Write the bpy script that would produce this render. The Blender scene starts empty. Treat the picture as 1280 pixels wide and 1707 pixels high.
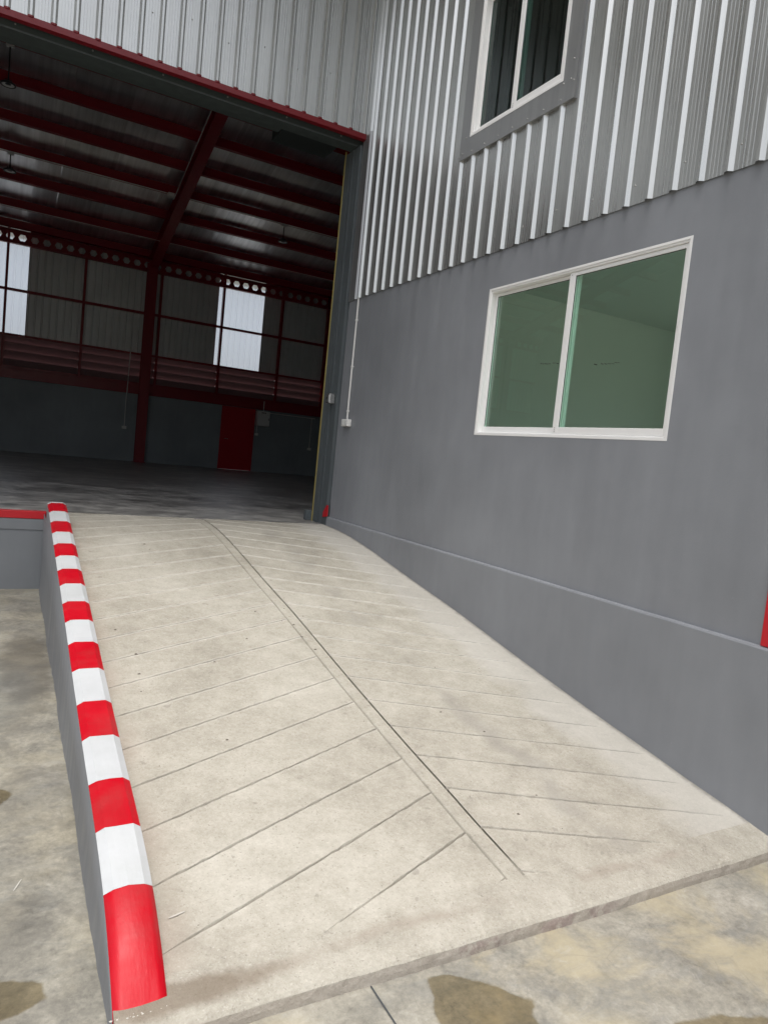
import bpy, math, random
from math import radians, sin, cos, pi
from mathutils import Matrix, Vector

random.seed(7)
S = bpy.context.scene
COL = S.collection
Z0 = 1.80            # camera height above the apron

# ------------------------------------------------------------------ camera
cam = bpy.data.cameras.new('camera')
cam.sensor_fit = 'VERTICAL'
cam.sensor_height = 36.0
cam.lens = 1166.78 / 1707 * 36.0
cam.clip_start = 0.05
cam.clip_end = 2000
co = bpy.data.objects.new('camera', cam)
COL.objects.link(co)
yaw, pitch, roll = radians(29.0005), radians(-4.367), radians(5.7828)
fw = Vector((sin(yaw) * cos(pitch), cos(yaw) * cos(pitch), sin(pitch)))
r0 = Vector((cos(yaw), -sin(yaw), 0))
u0 = r0.cross(fw)
rr = r0 * cos(roll) + u0 * sin(roll)
uu = rr.cross(fw)
M = Matrix((rr, uu, -fw)).transposed().to_4x4()
M.translation = Vector((0, 0, Z0))
co.matrix_world = M
S.camera = co

# ------------------------------------------------------------------ light
SUN_EL, SUN_AZ = radians(76), radians(212)     # azimuth of the sun measured from +Y towards +X
w = bpy.data.worlds.new('World')
S.world = w
w.use_nodes = True
nt = w.node_tree
nt.nodes.clear()
out = nt.nodes.new('ShaderNodeOutputWorld')
bg = nt.nodes.new('ShaderNodeBackground')
sky = nt.nodes.new('ShaderNodeTexSky')
sky.sky_type = 'NISHITA'
sky.sun_disc = False
sky.sun_elevation = SUN_EL
sky.sun_rotation = SUN_AZ
sky.air_density = 1.0
sky.dust_density = 5.0
sky.ozone_density = 1.0
hs = nt.nodes.new('ShaderNodeHueSaturation')
hs.inputs['Saturation'].default_value = 0.30     # thin cloud veil takes most of the blue out
nt.links.new(sky.outputs[0], hs.inputs['Color'])
nt.links.new(hs.outputs[0], bg.inputs[0])
bg.inputs[1].default_value = 0.15
nt.links.new(bg.outputs[0], out.inputs[0])

sl = bpy.data.lights.new('sun', 'SUN')
sl.energy = 0.55
sl.angle = radians(32)
sl.color = (1.0, 0.95, 0.88)
so = bpy.data.objects.new('sun', sl)
COL.objects.link(so)
sd = Vector((sin(SUN_AZ) * cos(SUN_EL), cos(SUN_AZ) * cos(SUN_EL), sin(SUN_EL)))
so.rotation_euler = (-sd).to_track_quat('-Z', 'Y').to_euler()
so.location = (0, 0, 30)

S.view_settings.view_transform = 'Standard'
S.view_settings.look = 'None'
S.view_settings.gamma = 1.0
S.view_settings.exposure = 0.76
S.render.engine = 'CYCLES'
S.cycles.max_bounces = 10
S.cycles.diffuse_bounces = 6
S.cycles.transparent_max_bounces = 12

# ------------------------------------------------------------------ mesh helpers
class MB:
    def __init__(s):
        s.v = []; s.f = []
    def quad(s, a, b, c, d):
        n = len(s.v); s.v += [a, b, c, d]; s.f.append((n, n + 1, n + 2, n + 3)); return s
    def poly(s, pts):
        n = len(s.v); s.v += list(pts); s.f.append(tuple(range(n, n + len(pts)))); return s
    def box(s, x0, x1, y0, y1, z0, z1, b=0.0):
        if b <= 0:
            n = len(s.v)
            s.v += [(x0, y0, z0), (x1, y0, z0), (x1, y1, z0), (x0, y1, z0),
                    (x0, y0, z1), (x1, y0, z1), (x1, y1, z1), (x0, y1, z1)]
            for f in ((0, 3, 2, 1), (4, 5, 6, 7), (0, 1, 5, 4), (1, 2, 6, 5), (2, 3, 7, 6), (3, 0, 4, 7)):
                s.f.append(tuple(n + i for i in f))
            return s
        # chamfered box
        X, Y, Z = (x0, x1), (y0, y1), (z0, z1)
        idx = {}
        for i in (0, 1):
            for j in (0, 1):
                for k in (0, 1):
                    sx, sy, sz = (1, -1)[i], (1, -1)[j], (1, -1)[k]
                    for ax in range(3):
                        p = [X[i], Y[j], Z[k]]
                        for q, sg in enumerate((sx, sy, sz)):
                            if q != ax: p[q] += sg * b
                        idx[(i, j, k, ax)] = len(s.v); s.v.append(tuple(p))
        F = s.f
        for ax in range(3):
            o1, o2 = [(1, 2), (0, 2), (0, 1)][ax]
            for e in (0, 1):
                ring = []
                for (a, c) in ((0, 0), (1, 0), (1, 1), (0, 1)):
                    t = [0, 0, 0]; t[ax] = e; t[o1] = a; t[o2] = c
                    ring.append(idx[(*t, ax)])
                F.append(tuple(ring))
            for a in (0, 1):
                for c in (0, 1):
                    t0 = [0, 0, 0]; t0[o1] = a; t0[o2] = c
                    t1 = list(t0); t0[ax] = 0; t1[ax] = 1
                    F.append((idx[(*t0, o1)], idx[(*t1, o1)], idx[(*t1, o2)], idx[(*t0, o2)]))
        for i in (0, 1):
            for j in (0, 1):
                for k in (0, 1):
                    F.append(tuple(idx[(i, j, k, ax)] for ax in range(3)))
        return s
    def tube(s, p0, p1, r, n=8, caps=True):
        p0, p1 = Vector(p0), Vector(p1)
        d = (p1 - p0).normalized()
        a = d.orthogonal().normalized(); b = d.cross(a)
        k = len(s.v)
        for p in (p0, p1):
            for i in range(n):
                t = 2 * pi * i / n
                s.v.append(tuple(p + a * (r * cos(t)) + b * (r * sin(t))))
        for i in range(n):
            j = (i + 1) % n
            s.f.append((k + i, k + j, k + n + j, k + n + i))
        if caps:
            s.f.append(tuple(k + i for i in range(n))[::-1]); s.f.append(tuple(k + n + i for i in range(n)))
        return s
    def lathe(s, prof, n=24, c=(0, 0, 0)):
        k = len(s.v); m = len(prof)
        for i in range(n):
            t = 2 * pi * i / n
            for (r, z) in prof:
                s.v.append((c[0] + r * cos(t), c[1] + r * sin(t), c[2] + z))
        for i in range(n):
            j = (i + 1) % n
            for q in range(m - 1):
                s.f.append((k + i * m + q, k + j * m + q, k + j * m + q + 1, k + i * m + q + 1))
        return s
    def grid(s, P):
        k = len(s.v); R = len(P); C = len(P[0])
        for row in P: s.v += row
        for i in range(R - 1):
            for j in range(C - 1):
                s.f.append((k + i * C + j, k + i * C + j + 1, k + (i + 1) * C + j + 1, k + (i + 1) * C + j))
        return s
    def extrude(s, prof, axis, a0, a1, closed=True, caps=True):
        """prof: 2D points in the plane normal to axis, swept from a0 to a1"""
        def P(p, a):
            if axis == 'x': return (a, p[0], p[1])
            if axis == 'y': return (p[0], a, p[1])
            return (p[0], p[1], a)
        k = len(s.v); n = len(prof)
        s.v += [P(p, a0) for p in prof] + [P(p, a1) for p in prof]
        for i in range(n if closed else n - 1):
            j = (i + 1) % n
            s.f.append((k + i, k + j, k + n + j, k + n + i))
        if closed and caps:
            s.f.append(tuple(k + i for i in range(n))); s.f.append(tuple(k + n + i for i in range(n)))
        return s
    def mesh(s, name):
        me = bpy.data.meshes.new(name)
        me.from_pydata([tuple(v) for v in s.v], [], s.f)
        import bmesh
        bm = bmesh.new(); bm.from_mesh(me)
        bmesh.ops.recalc_face_normals(bm, faces=bm.faces)
        bm.to_mesh(me); bm.free()
        return me
    def build(s, name, mat, parent=None, smooth=False, loc=None):
        me = s.mesh(name)
        me.materials.append(mat)
        if smooth:
            for p in me.polygons: p.use_smooth = True
        o = bpy.data.objects.new(name, me)
        COL.objects.link(o)
        if loc: o.location = loc
        if parent: o.parent = parent
        return o

def tag(o, label=None, cat=None, group=None, kind=None):
    if label: o['label'] = label
    if cat: o['category'] = cat
    if group: o['group'] = group
    if kind: o['kind'] = kind
    return o

def empty(name, label, cat, loc=(0, 0, 0), group=None):
    """a thing whose parts are given in world coordinates relative to loc"""
    o = bpy.data.objects.new(name, None)
    COL.objects.link(o)
    o.location = loc
    o.empty_display_size = 0.2
    tag(o, label, cat, group)
    return o

def copy_tree(o, parent=None, loc=None):
    c = o.copy(); COL.objects.link(c)
    c.parent = parent
    if loc: c.location = loc
    for ch in list(o.children): copy_tree(ch, c)
    return c

def part(name, mat, parent, loc=None, **k):
    m = MB()
    return m

# ------------------------------------------------------------------ material helpers
def mat(name):
    m = bpy.data.materials.new(name); m.use_nodes = True
    n = m.node_tree.nodes; l = m.node_tree.links
    p = n['Principled BSDF']
    return m, n, l, p

class NT:
    """small node-graph writer"""
    def __init__(s, m): s.t = m.node_tree; s.n = s.t.nodes; s.l = s.t.links
    def node(s, typ, **kw):
        x = s.n.new(typ)
        for k, v in kw.items(): setattr(x, k, v)
        return x
    def put(s, sock, val):
        if isinstance(val, bpy.types.NodeSocket): s.l.new(val, sock)
        elif val is not None: sock.default_value = val
    def pos(s): return s.node('ShaderNodeNewGeometry').outputs['Position']
    def obj(s): return s.node('ShaderNodeTexCoord').outputs['Object']
    def mapping(s, vec, scale=(1, 1, 1), loc=(0, 0, 0)):
        x = s.node('ShaderNodeMapping'); s.put(x.inputs['Vector'], vec)
        x.inputs['Scale'].default_value = scale; x.inputs['Location'].default_value = loc
        return x.outputs[0]
    def noise(s, vec, scale, detail=4, rough=0.55, dist=0.0, out=0):
        x = s.node('ShaderNodeTexNoise'); s.put(x.inputs['Vector'], vec)
        x.inputs['Scale'].default_value = scale; x.inputs['Detail'].default_value = detail
        x.inputs['Roughness'].default_value = rough; x.inputs['Distortion'].default_value = dist
        return x.outputs[out]
    def voro(s, vec, scale, feature='F1', out=0):
        x = s.node('ShaderNodeTexVoronoi', feature=feature); s.put(x.inputs['Vector'], vec)
        x.inputs['Scale'].default_value = scale
        return x.outputs[out]
    def ramp(s, fac, stops, interp='LINEAR'):
        x = s.node('ShaderNodeValToRGB'); s.put(x.inputs[0], fac)
        cr = x.color_ramp; cr.interpolation = interp
        while len(cr.elements) < len(stops): cr.elements.new(0.5)
        for e, (p, c) in zip(cr.elements, stops):
            e.position = p
            e.color = (c, c, c, 1) if isinstance(c, (int, float)) else (*c, 1)
        return x.outputs[0]
    def mix(s, fac, a, b, mode='MIX'):
        x = s.node('ShaderNodeMix', data_type='RGBA', blend_type=mode)
        s.put(x.inputs[0], fac)
        for k, v in ((6, a), (7, b)):
            if isinstance(v, tuple): x.inputs[k].default_value = (*v, 1) if len(v) == 3 else v
            else: s.put(x.inputs[k], v)
        return x.outputs[2]
    def math(s, op, a, b=None, c=None, clamp=False):
        x = s.node('ShaderNodeMath', operation=op, use_clamp=clamp)
        for i, v in enumerate((a, b, c)):
            if v is not None: s.put(x.inputs[i], v)
        return x.outputs[0]
    def xyz(s, vec):
        x = s.node('ShaderNodeSeparateXYZ'); s.put(x.inputs[0], vec); return x.outputs
    def maprange(s, v, a, b, c=0.0, d=1.0, smooth=True):
        x = s.node('ShaderNodeMapRange', interpolation_type='SMOOTHSTEP' if smooth else 'LINEAR')
        s.put(x.inputs[0], v)
        for i, q in zip((1, 2, 3, 4), (a, b, c, d)): s.put(x.inputs[i], q)
        return x.outputs[0]
    def bump(s, h, strength=0.2, dist=0.01, normal=None):
        x = s.node('ShaderNodeBump'); s.put(x.inputs['Height'], h)
        x.inputs['Strength'].default_value = strength; x.inputs['Distance'].default_value = dist
        if normal: s.put(x.inputs['Normal'], normal)
        return x.outputs[0]
    def convex(s, p, pts, wob):
        """1 inside a convex outline (counter-clockwise x, y points) with an uneven edge"""
        x, y, _ = s.xyz(p)
        d = None
        for (ax, ay), (bx, by) in zip(pts, pts[1:] + pts[:1]):
            L = math.hypot(bx - ax, by - ay); nx_, ny_ = (by - ay) / L, -(bx - ax) / L
            q = s.math('ADD', s.math('MULTIPLY', x, nx_), s.math('MULTIPLY_ADD', y, ny_, -(ax * nx_ + ay * ny_)))
            d = q if d is None else s.math('SMOOTH_MAX', d, q, 0.03)
        return s.maprange(s.math('ADD', d, wob), -0.006, 0.008, 1.0, 0.0)
    def ellipse(s, p, cx, cy, rx, ry, wob, edge=0.06):
        """1 inside an uneven blob drawn on the ground"""
        x, y, _ = s.xyz(p)
        a = s.math('DIVIDE', s.math('SUBTRACT', x, cx), rx)
        b = s.math('DIVIDE', s.math('SUBTRACT', y, cy), ry)
        d = s.math('SQRT', s.math('ADD', s.math('MULTIPLY', a, a), s.math('MULTIPLY', b, b)))
        d = s.math('ADD', d, wob)
        return s.maprange(d, 1 - edge, 1 + edge, 1.0, 0.0)

def simple(name, col, rough=0.5, metal=0.0, var=0.0, spec=0.5, nscale=6.0, bump=0.0, bscale=200, stretch=(1, 1, 1), coat=0.0):
    m, n, l, p = mat(name)
    g = NT(m)
    P = g.mapping(g.pos(), stretch)
    if var:
        f = g.noise(P, nscale, 5, 0.6)
        c = g.mix(f, tuple(x * (1 - var) for x in col), tuple(min(1, x * (1 + var)) for x in col))
        l.new(c, p.inputs['Base Color'])
        rgh = g.maprange(g.noise(P, nscale * 2.7, 4), 0.3, 0.7, max(0, rough - 0.07), min(1, rough + 0.07))
        l.new(rgh, p.inputs['Roughness'])
    else:
        p.inputs['Base Color'].default_value = (*col, 1)
        p.inputs['Roughness'].default_value = rough
    p.inputs['Metallic'].default_value = metal
    p.inputs['Specular IOR Level'].default_value = spec
    p.inputs['Coat Weight'].default_value = coat
    if bump:
        h = g.noise(g.pos(), bscale, 4, 0.6)
        l.new(g.bump(h, bump, 0.004), p.inputs['Normal'])
    return m

# --- painted masonry
def wall_paint(name, col, band=0.0):
    m, n, l, p = mat(name); g = NT(m)
    P = g.pos()
    big = g.noise(P, 0.7, 4, 0.55)
    st = g.noise(g.mapping(P, (5, 5, 0.35)), 1.6, 5, 0.6)
    roller = g.noise(g.mapping(P, (9, 9, 2.2)), 1.0, 3, 0.5)
    f = g.math('ADD', g.math('MULTIPLY', big, 0.72), g.math('ADD', g.math('MULTIPLY', st, 0.12), g.math('MULTIPLY', roller, 0.16)))
    c = g.ramp(f, [(0.34, tuple(x * 0.84 for x in col)), (0.66, tuple(x * 1.14 for x in col))])
    sp = g.ramp(g.noise(P, 55, 2, 0.5), [(0.74, 0.0), (0.80, 1.0)])
    c = g.mix(g.math('MULTIPLY', sp, 0.18), c, tuple(x * 1.5 for x in col))
    l.new(c, p.inputs['Base Color'])
    l.new(g.maprange(st, 0.3, 0.7, 0.48, 0.62), p.inputs['Roughness'])
    h = g.math('ADD', g.math('MULTIPLY', g.noise(P, 90, 5, 0.65), 0.5), g.math('MULTIPLY', g.noise(P, 6, 3), 1.5))
    l.new(g.bump(h, 0.25, 0.004), p.inputs['Normal'])
    return m

GREY = (0.232, 0.244, 0.264)
M_wall = wall_paint('grey_wall_paint', GREY)
M_dock = wall_paint('grey_dock_paint', (0.20, 0.212, 0.225))
M_rear = wall_paint('rear_wall_paint', (0.25, 0.285, 0.31))
M_curbgrey = wall_paint('grey_curb_paint', (0.20, 0.208, 0.22))

# --- coated steel sheet
def sheet_metal(name, col=(0.55, 0.56, 0.55), rough=0.31, metal=0.82, axis=(0, 0, 1)):
    m, n, l, p = mat(name); g = NT(m)
    P = g.pos()
    inf = g.node('ShaderNodeObjectInfo')
    st = g.noise(g.mapping(P, (30, 30, 0.5)), 1.0, 4, 0.6)
    bl = g.noise(P, 1.3, 4, 0.6)
    f = g.math('ADD', g.math('MULTIPLY', st, 0.6), g.math('MULTIPLY', bl, 0.4))
    f = g.math('ADD', f, g.math('MULTIPLY', g.math('SUBTRACT', inf.outputs['Random'], 0.5), 0.10))
    c = g.ramp(f, [(0.3, tuple(x * 0.84 for x in col)), (0.7, tuple(min(1, x * 1.1) for x in col))])
    l.new(c, p.inputs['Base Color'])
    p.inputs['Metallic'].default_value = metal
    l.new(g.maprange(st, 0.25, 0.75, rough - 0.07, rough + 0.07), p.inputs['Roughness'])
    h = g.noise(g.mapping(P, (6, 6, 1.2)), 1.0, 2, 0.5)
    l.new(g.bump(h, 0.12, 0.02), p.inputs['Normal'])
    return m
M_sheet = sheet_metal('coated_steel_sheet')
M_sheet_in = sheet_metal('coated_steel_sheet_inside', (0.66, 0.69, 0.69), 0.45, 0.35)
M_flash = sheet_metal('flashing_steel', (0.36, 0.365, 0.37), 0.40, 0.7)

# --- translucent daylight sheet
M_trans, n, l, p = mat('translucent_sheet')
n.remove(p)
o_ = n['Material Output']
tr = n.new('ShaderNodeBsdfTranslucent'); tr.inputs[0].default_value = (0.86, 0.90, 0.97, 1)
df = n.new('ShaderNodeBsdfDiffuse'); df.inputs[0].default_value = (0.75, 0.78, 0.8, 1)
mx = n.new('ShaderNodeMixShader'); mx.inputs[0].default_value = 0.18
l.new(tr.outputs[0], mx.inputs[1]); l.new(df.outputs[0], mx.inputs[2])
tp = n.new('ShaderNodeBsdfTransparent'); tp.inputs[0].default_value = (0.80, 0.86, 0.95, 1)
mx2 = n.new('ShaderNodeMixShader'); mx2.inputs[0].default_value = 0.40
l.new(mx.outputs[0], mx2.inputs[1]); l.new(tp.outputs[0], mx2.inputs[2]); l.new(mx2.outputs[0], o_.inputs[0])

# --- concretes
def sandy(g, P):
    """rough cast concrete with sand grain, shared by the ramp and its lip"""
    big = g.noise(P, 1.3, 6, 0.62, 0.4)
    mid = g.noise(P, 9, 6, 0.68)
    grain = g.noise(P, 48, 5, 0.75)
    fine = g.noise(P, 170, 3, 0.7)
    f = g.math('ADD', g.math('MULTIPLY', big, 0.34), g.math('ADD', g.math('MULTIPLY', mid, 0.28), g.math('ADD', g.math('MULTIPLY', grain, 0.24), g.math('MULTIPLY', fine, 0.14))))
    c = g.ramp(f, [(0.36, (0.265, 0.245, 0.20)), (0.5, (0.41, 0.385, 0.325)), (0.63, (0.53, 0.505, 0.44))])
    sp = g.ramp(g.noise(P, 85, 3, 0.6), [(0.30, 1.0), (0.39, 0.0)])
    c = g.mix(g.math('MULTIPLY', sp, 0.45), c, (0.17, 0.155, 0.13))
    sp2 = g.ramp(g.noise(P, 100, 3, 0.6, 0.4), [(0.61, 0.0), (0.70, 1.0)])
    c = g.mix(g.math('MULTIPLY', sp2, 0.40), c, (0.64, 0.615, 0.55))
    pit = g.ramp(g.noise(P, 16, 2, 0.5), [(0.25, 1.0), (0.29, 0.0)])
    c = g.mix(g.math('MULTIPLY', pit, 0.4), c, (0.20, 0.185, 0.16))
    return c, g.math('ADD', g.math('MULTIPLY', fine, 0.5), g.math('MULTIPLY', grain, 0.8)), mid

def ramp_concrete():
    m, n, l, p = mat('ramp_concrete'); g = NT(m)
    P = g.pos()
    x, y, z = g.xyz(P)
    c, fine, mid = sandy(g, P)
    # paler along the edges of the scored lines, more so up the ramp
    at_ = g.node('ShaderNodeAttribute'); at_.attribute_name = 'edge_pale'
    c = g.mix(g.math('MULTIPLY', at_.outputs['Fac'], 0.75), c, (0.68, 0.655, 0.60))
    # darker at the bottom of the scored lines
    ad_ = g.node('ShaderNodeAttribute'); ad_.attribute_name = 'groove_dark'
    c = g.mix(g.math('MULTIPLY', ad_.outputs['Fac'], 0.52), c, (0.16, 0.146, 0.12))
    # trowelled paler margin beside the wall, slightly pink
    wob = g.math('MULTIPLY', g.math('SUBTRACT', g.noise(P, 3.2, 4), 0.5), 0.5)
    mg = g.maprange(g.math('ADD', x, wob), 3.02, 3.25)
    c = g.mix(g.math('MULTIPLY', mg, 0.45), c, (0.55, 0.535, 0.50))
    # grey worn patch band on the right lane
    wp = g.maprange(g.math('ABSOLUTE', g.math('SUBTRACT', g.math('ADD', x, wob), 2.62)), 0.02, 0.16, 1, 0)
    wp = g.math('MULTIPLY', wp, g.maprange(g.noise(P, 2.1, 3), 0.45, 0.62))
    c = g.mix(g.math('MULTIPLY', wp, 0.45), c, (0.27, 0.255, 0.225))
    # smooth brown edge along the kerb
    ed = g.maprange(g.math('ADD', x, g.math('MULTIPLY', wob, 0.3)), 0.60, 0.70, 1, 0)
    c = g.mix(g.math('MULTIPLY', ed, 0.35), c, (0.36, 0.315, 0.26))
    # grime swept into the joint along the wall
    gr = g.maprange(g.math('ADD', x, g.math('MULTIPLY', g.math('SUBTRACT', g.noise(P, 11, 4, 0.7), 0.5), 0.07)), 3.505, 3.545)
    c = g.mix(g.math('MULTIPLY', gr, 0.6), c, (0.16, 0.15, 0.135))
    # dirty water line at the foot of the ramp
    ft = g.maprange(g.math('ADD', y, g.math('MULTIPLY', wob, 0.10)), 2.04, 2.13, 1, 0)
    ft = g.math('MULTIPLY', ft, g.maprange(g.noise(P, 3.0, 5, 0.6, 0.6), 0.36, 0.6))
    c = g.mix(g.math('MULTIPLY', ft, 0.55), c, (0.30, 0.25, 0.19))
    l.new(c, p.inputs['Base Color'])
    l.new(g.maprange(mid, 0.3, 0.7, 0.72, 0.9), p.inputs['Roughness'])
    p.inputs['Specular IOR Level'].default_value = 0.35
    h = g.math('ADD', g.math('MULTIPLY', fine, 0.7), g.math('MULTIPLY', g.noise(P, 45, 4, 0.6), 0.9))
    l.new(g.bump(h, 0.45, 0.006), p.inputs['Normal'])
    return m
M_ramp = ramp_concrete()

def lip_concrete():
    m, n, l, p = mat('ramp_lip_concrete'); g = NT(m)
    P = g.pos(); x, y, z = g.xyz(P)
    c, fine, mid = sandy(g, P)
    # crumbly pale patches along the arris
    ch = g.ramp(g.noise(P, 38, 4, 0.7), [(0.55, 0.0), (0.66, 1.0)])
    ch = g.math('MULTIPLY', ch, g.maprange(y, 1.93, 2.03, 1, 0.1))
    c = g.mix(g.math('MULTIPLY', ch, 0.45), c, (0.56, 0.53, 0.45))
    # trail of brown dirt in the middle of the band
    yy_ = g.math('ADD', y, g.math('MULTIPLY', g.math('SUBTRACT', g.noise(P, 1.7, 5, 0.6), 0.5), 0.16))
    br = g.maprange(g.math('ABSOLUTE', g.math('SUBTRACT', yy_, 2.05)), 0.0, 0.045, 1, 0)
    br = g.math('MULTIPLY', br, g.maprange(g.noise(P, 2.3, 3), 0.40, 0.62))
    c = g.mix(g.math('MULTIPLY', br, 0.42), c, (0.27, 0.22, 0.17))
    nb = g.ellipse(P, 0.56, 2.03, 0.30, 0.05, g.math('MULTIPLY', g.math('SUBTRACT', g.noise(P, 14, 4), 0.5), 0.9), 0.4)
    c = g.mix(g.math('MULTIPLY', nb, 0.7), c, (0.17, 0.13, 0.09))
    # the broken front face: dirty, in places stained purple
    fr = g.math('MULTIPLY', g.maprange(z, 0.036, 0.050, 1, 0), g.maprange(y, 1.938, 1.946, 1, 0))
    pu = g.math('MULTIPLY', g.maprange(g.math('ABSOLUTE', g.math('SUBTRACT', x, 1.95)), 0.15, 0.65, 1, 0), g.maprange(g.noise(P, 7, 4), 0.42, 0.58))
    dk = g.mix(g.math('MULTIPLY', pu, 0.8), (0.33, 0.29, 0.25), (0.19, 0.105, 0.115))
    dk = g.mix(g.maprange(g.noise(P, 22, 5, 0.7), 0.45, 0.60), dk, (0.40, 0.355, 0.31))
    c = g.mix(g.math('MULTIPLY', fr, 0.62), c, dk)
    l.new(c, p.inputs['Base Color'])
    p.inputs['Roughness'].default_value = 0.85
    h = g.math('ADD', g.math('MULTIPLY', fine, 0.6), g.math('MULTIPLY', g.noise(P, 30, 5, 0.65), 1.4))
    l.new(g.bump(h, 0.6, 0.008), p.inputs['Normal'])
    return m
M_lip = lip_concrete()

def apron_concrete():
    m, n, l, p = mat('apron_concrete'); g = NT(m)
    P = g.pos(); x, y, z = g.xyz(P)
    warp = g.noise(P, 1.6, 3, 0.5, 0, out=1)
    Pw = g.node('ShaderNodeVectorMath', operation='MULTIPLY_ADD')
    g.put(Pw.inputs[0], warp); Pw.inputs[1].default_value = (0.25, 0.25, 0); g.put(Pw.inputs[2], P)
    Pw = Pw.outputs[0]
    A = g.noise(Pw, 1.5, 8, 0.66, 0.3)
    B = g.noise(Pw, 5.5, 8, 0.74, 0.5)
    C = g.noise(P, 38, 6, 0.78)
    f = g.math('ADD', g.math('MULTIPLY', A, 0.36), g.math('ADD', g.math('MULTIPLY', B, 0.34), g.math('MULTIPLY', C, 0.30)))
    c = g.ramp(f, [(0.38, (0.125, 0.118, 0.10)), (0.46, (0.235, 0.224, 0.19)), (0.53, (0.325, 0.308, 0.258)), (0.62, (0.44, 0.42, 0.365))])
    # yellowish cured areas and blue-grey burnished trowel marks
    yel = g.maprange(g.noise(Pw, 1.7, 6, 0.65, 0.3), 0.42, 0.62)
    yel = g.math('MULTIPLY', yel, g.maprange(x, 0.2, 1.2, 0.35, 1.0))
    c = g.mix(g.math('MULTIPLY', yel, 0.68), c, (0.45, 0.395, 0.265))
    tro = g.ramp(g.noise(g.mapping(Pw, (2.0, 5, 1)), 1.5, 7, 0.74, 0.9), [(0.50, 0.0), (0.66, 1.0)])
    c = g.mix(g.math('MULTIPLY', tro, 0.38), c, (0.185, 0.192, 0.19))
    wht = g.ramp(g.noise(Pw, 7, 7, 0.75, 0.6), [(0.58, 0.0), (0.68, 1.0)])
    c = g.mix(g.math('MULTIPLY', wht, 0.30), c, (0.50, 0.49, 0.45))
    # hairline crazing
    cr = g.ramp(g.voro(g.mapping(Pw, (1.2, 1.2, 1)), 1.9, 'DISTANCE_TO_EDGE'), [(0.0, 1.0), (0.006, 0.0)])
    c = g.mix(g.math('MULTIPLY', cr, g.math('MULTIPLY', g.maprange(B, 0.45, 0.6), 0.30)), c, (0.14, 0.13, 0.11))
    # old dark stain beside the kerb
    wob = g.math('MULTIPLY', g.math('SUBTRACT', g.noise(P, 6, 5, 0.65), 0.5), 1.3)
    ds = g.ellipse(P, 0.25, 5.5, 0.16, 0.75, wob, 0.35)
    c = g.mix(g.math('MULTIPLY', ds, 0.6), c, (0.085, 0.072, 0.052))
    ds2 = g.ellipse(P, 0.05, 4.9, 0.22, 0.6, wob, 0.5)
    c = g.mix(g.math('MULTIPLY', ds2, 0.45), c, (0.13, 0.14, 0.14))
    ds3 = g.ellipse(P, 0.14, 3.55, 0.24, 0.30, wob, 0.6)
    c = g.mix(g.math('MULTIPLY', ds3, 0.25), c, (0.12, 0.115, 0.10))
    # trodden-in dirt on the truck bay left of the kerb
    dt = g.ramp(g.noise(P, 3.1, 7, 0.72, 0.4), [(0.46, 0.0), (0.60, 1.0)])
    dt = g.math('MULTIPLY', dt, g.maprange(x, 0.30, 0.55, 1, 0))
    c = g.mix(g.math('MULTIPLY', dt, 0.55), c, (0.135, 0.128, 0.112))
    # damp patches
    wob2 = g.math('MULTIPLY', g.math('SUBTRACT', g.noise(P, 6.0, 4, 0.55), 0.5), 0.09)
    wet = None
    for pts in (((1.405, 1.888), (1.33, 1.69), (1.36, 1.50), (1.58, 1.50), (1.69, 1.66), (1.60, 1.80), (1.49, 1.885)),
                ((-0.02, 2.385), (-0.06, 2.29), (0.0, 2.205), (0.14, 2.205), (0.215, 2.25), (0.19, 2.33), (0.12, 2.38)),
                ((-0.06, 3.66), (-0.06, 3.50), (0.08, 3.505), (0.145, 3.59), (0.10, 3.665)),
                ((2.05, 1.39), (2.08, 1.15), (2.50, 1.12), (2.44, 1.29), (2.25, 1.37))):
        e = g.convex(P, pts, wob2)
        wet = e if wet is None else g.math('MAXIMUM', wet, e)
    damp = g.mix(1.0, c, (0.56, 0.49, 0.35), 'MULTIPLY')
    c = g.mix(g.math('MULTIPLY', wet, 0.95), c, damp)
    l.new(c, p.inputs['Base Color'])
    ro = g.maprange(g.math('ADD', g.math('MULTIPLY', B, 0.6), g.math('MULTIPLY', tro, -0.2)), 0.15, 0.45, 0.45, 0.72)
    l.new(ro, p.inputs['Roughness'])
    p.inputs['Specular IOR Level'].default_value = 0.4
    h = g.math('ADD', g.math('MULTIPLY', C, 0.5), g.math('MULTIPLY', B, 1.0))
    l.new(g.bump(h, 0.25, 0.006), p.inputs['Normal'])
    return m
M_apron = apron_concrete()

def floor_concrete():
    m, n, l, p = mat('warehouse_floor_concrete'); g = NT(m)
    P = g.pos()
    A = g.noise(g.mapping(P, (0.8, 1.2, 1)), 1.2, 7, 0.68, 0.3)
    B = g.noise(P, 4.5, 7, 0.74, 0.3)
    f = g.math('ADD', g.math('MULTIPLY', A, 0.5), g.math('MULTIPLY', B, 0.5))
    c = g.ramp(f, [(0.41, (0.11, 0.11, 0.105)), (0.5, (0.28, 0.273, 0.26)), (0.60, (0.50, 0.49, 0.46))])
    l.new(c, p.inputs['Base Color'])
    l.new(g.maprange(f, 0.40, 0.60, 0.30, 0.44), p.inputs['Roughness'])
    l.new(g.bump(B, 0.10, 0.01), p.inputs['Normal'])
    return m
M_floor = floor_concrete()

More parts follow.
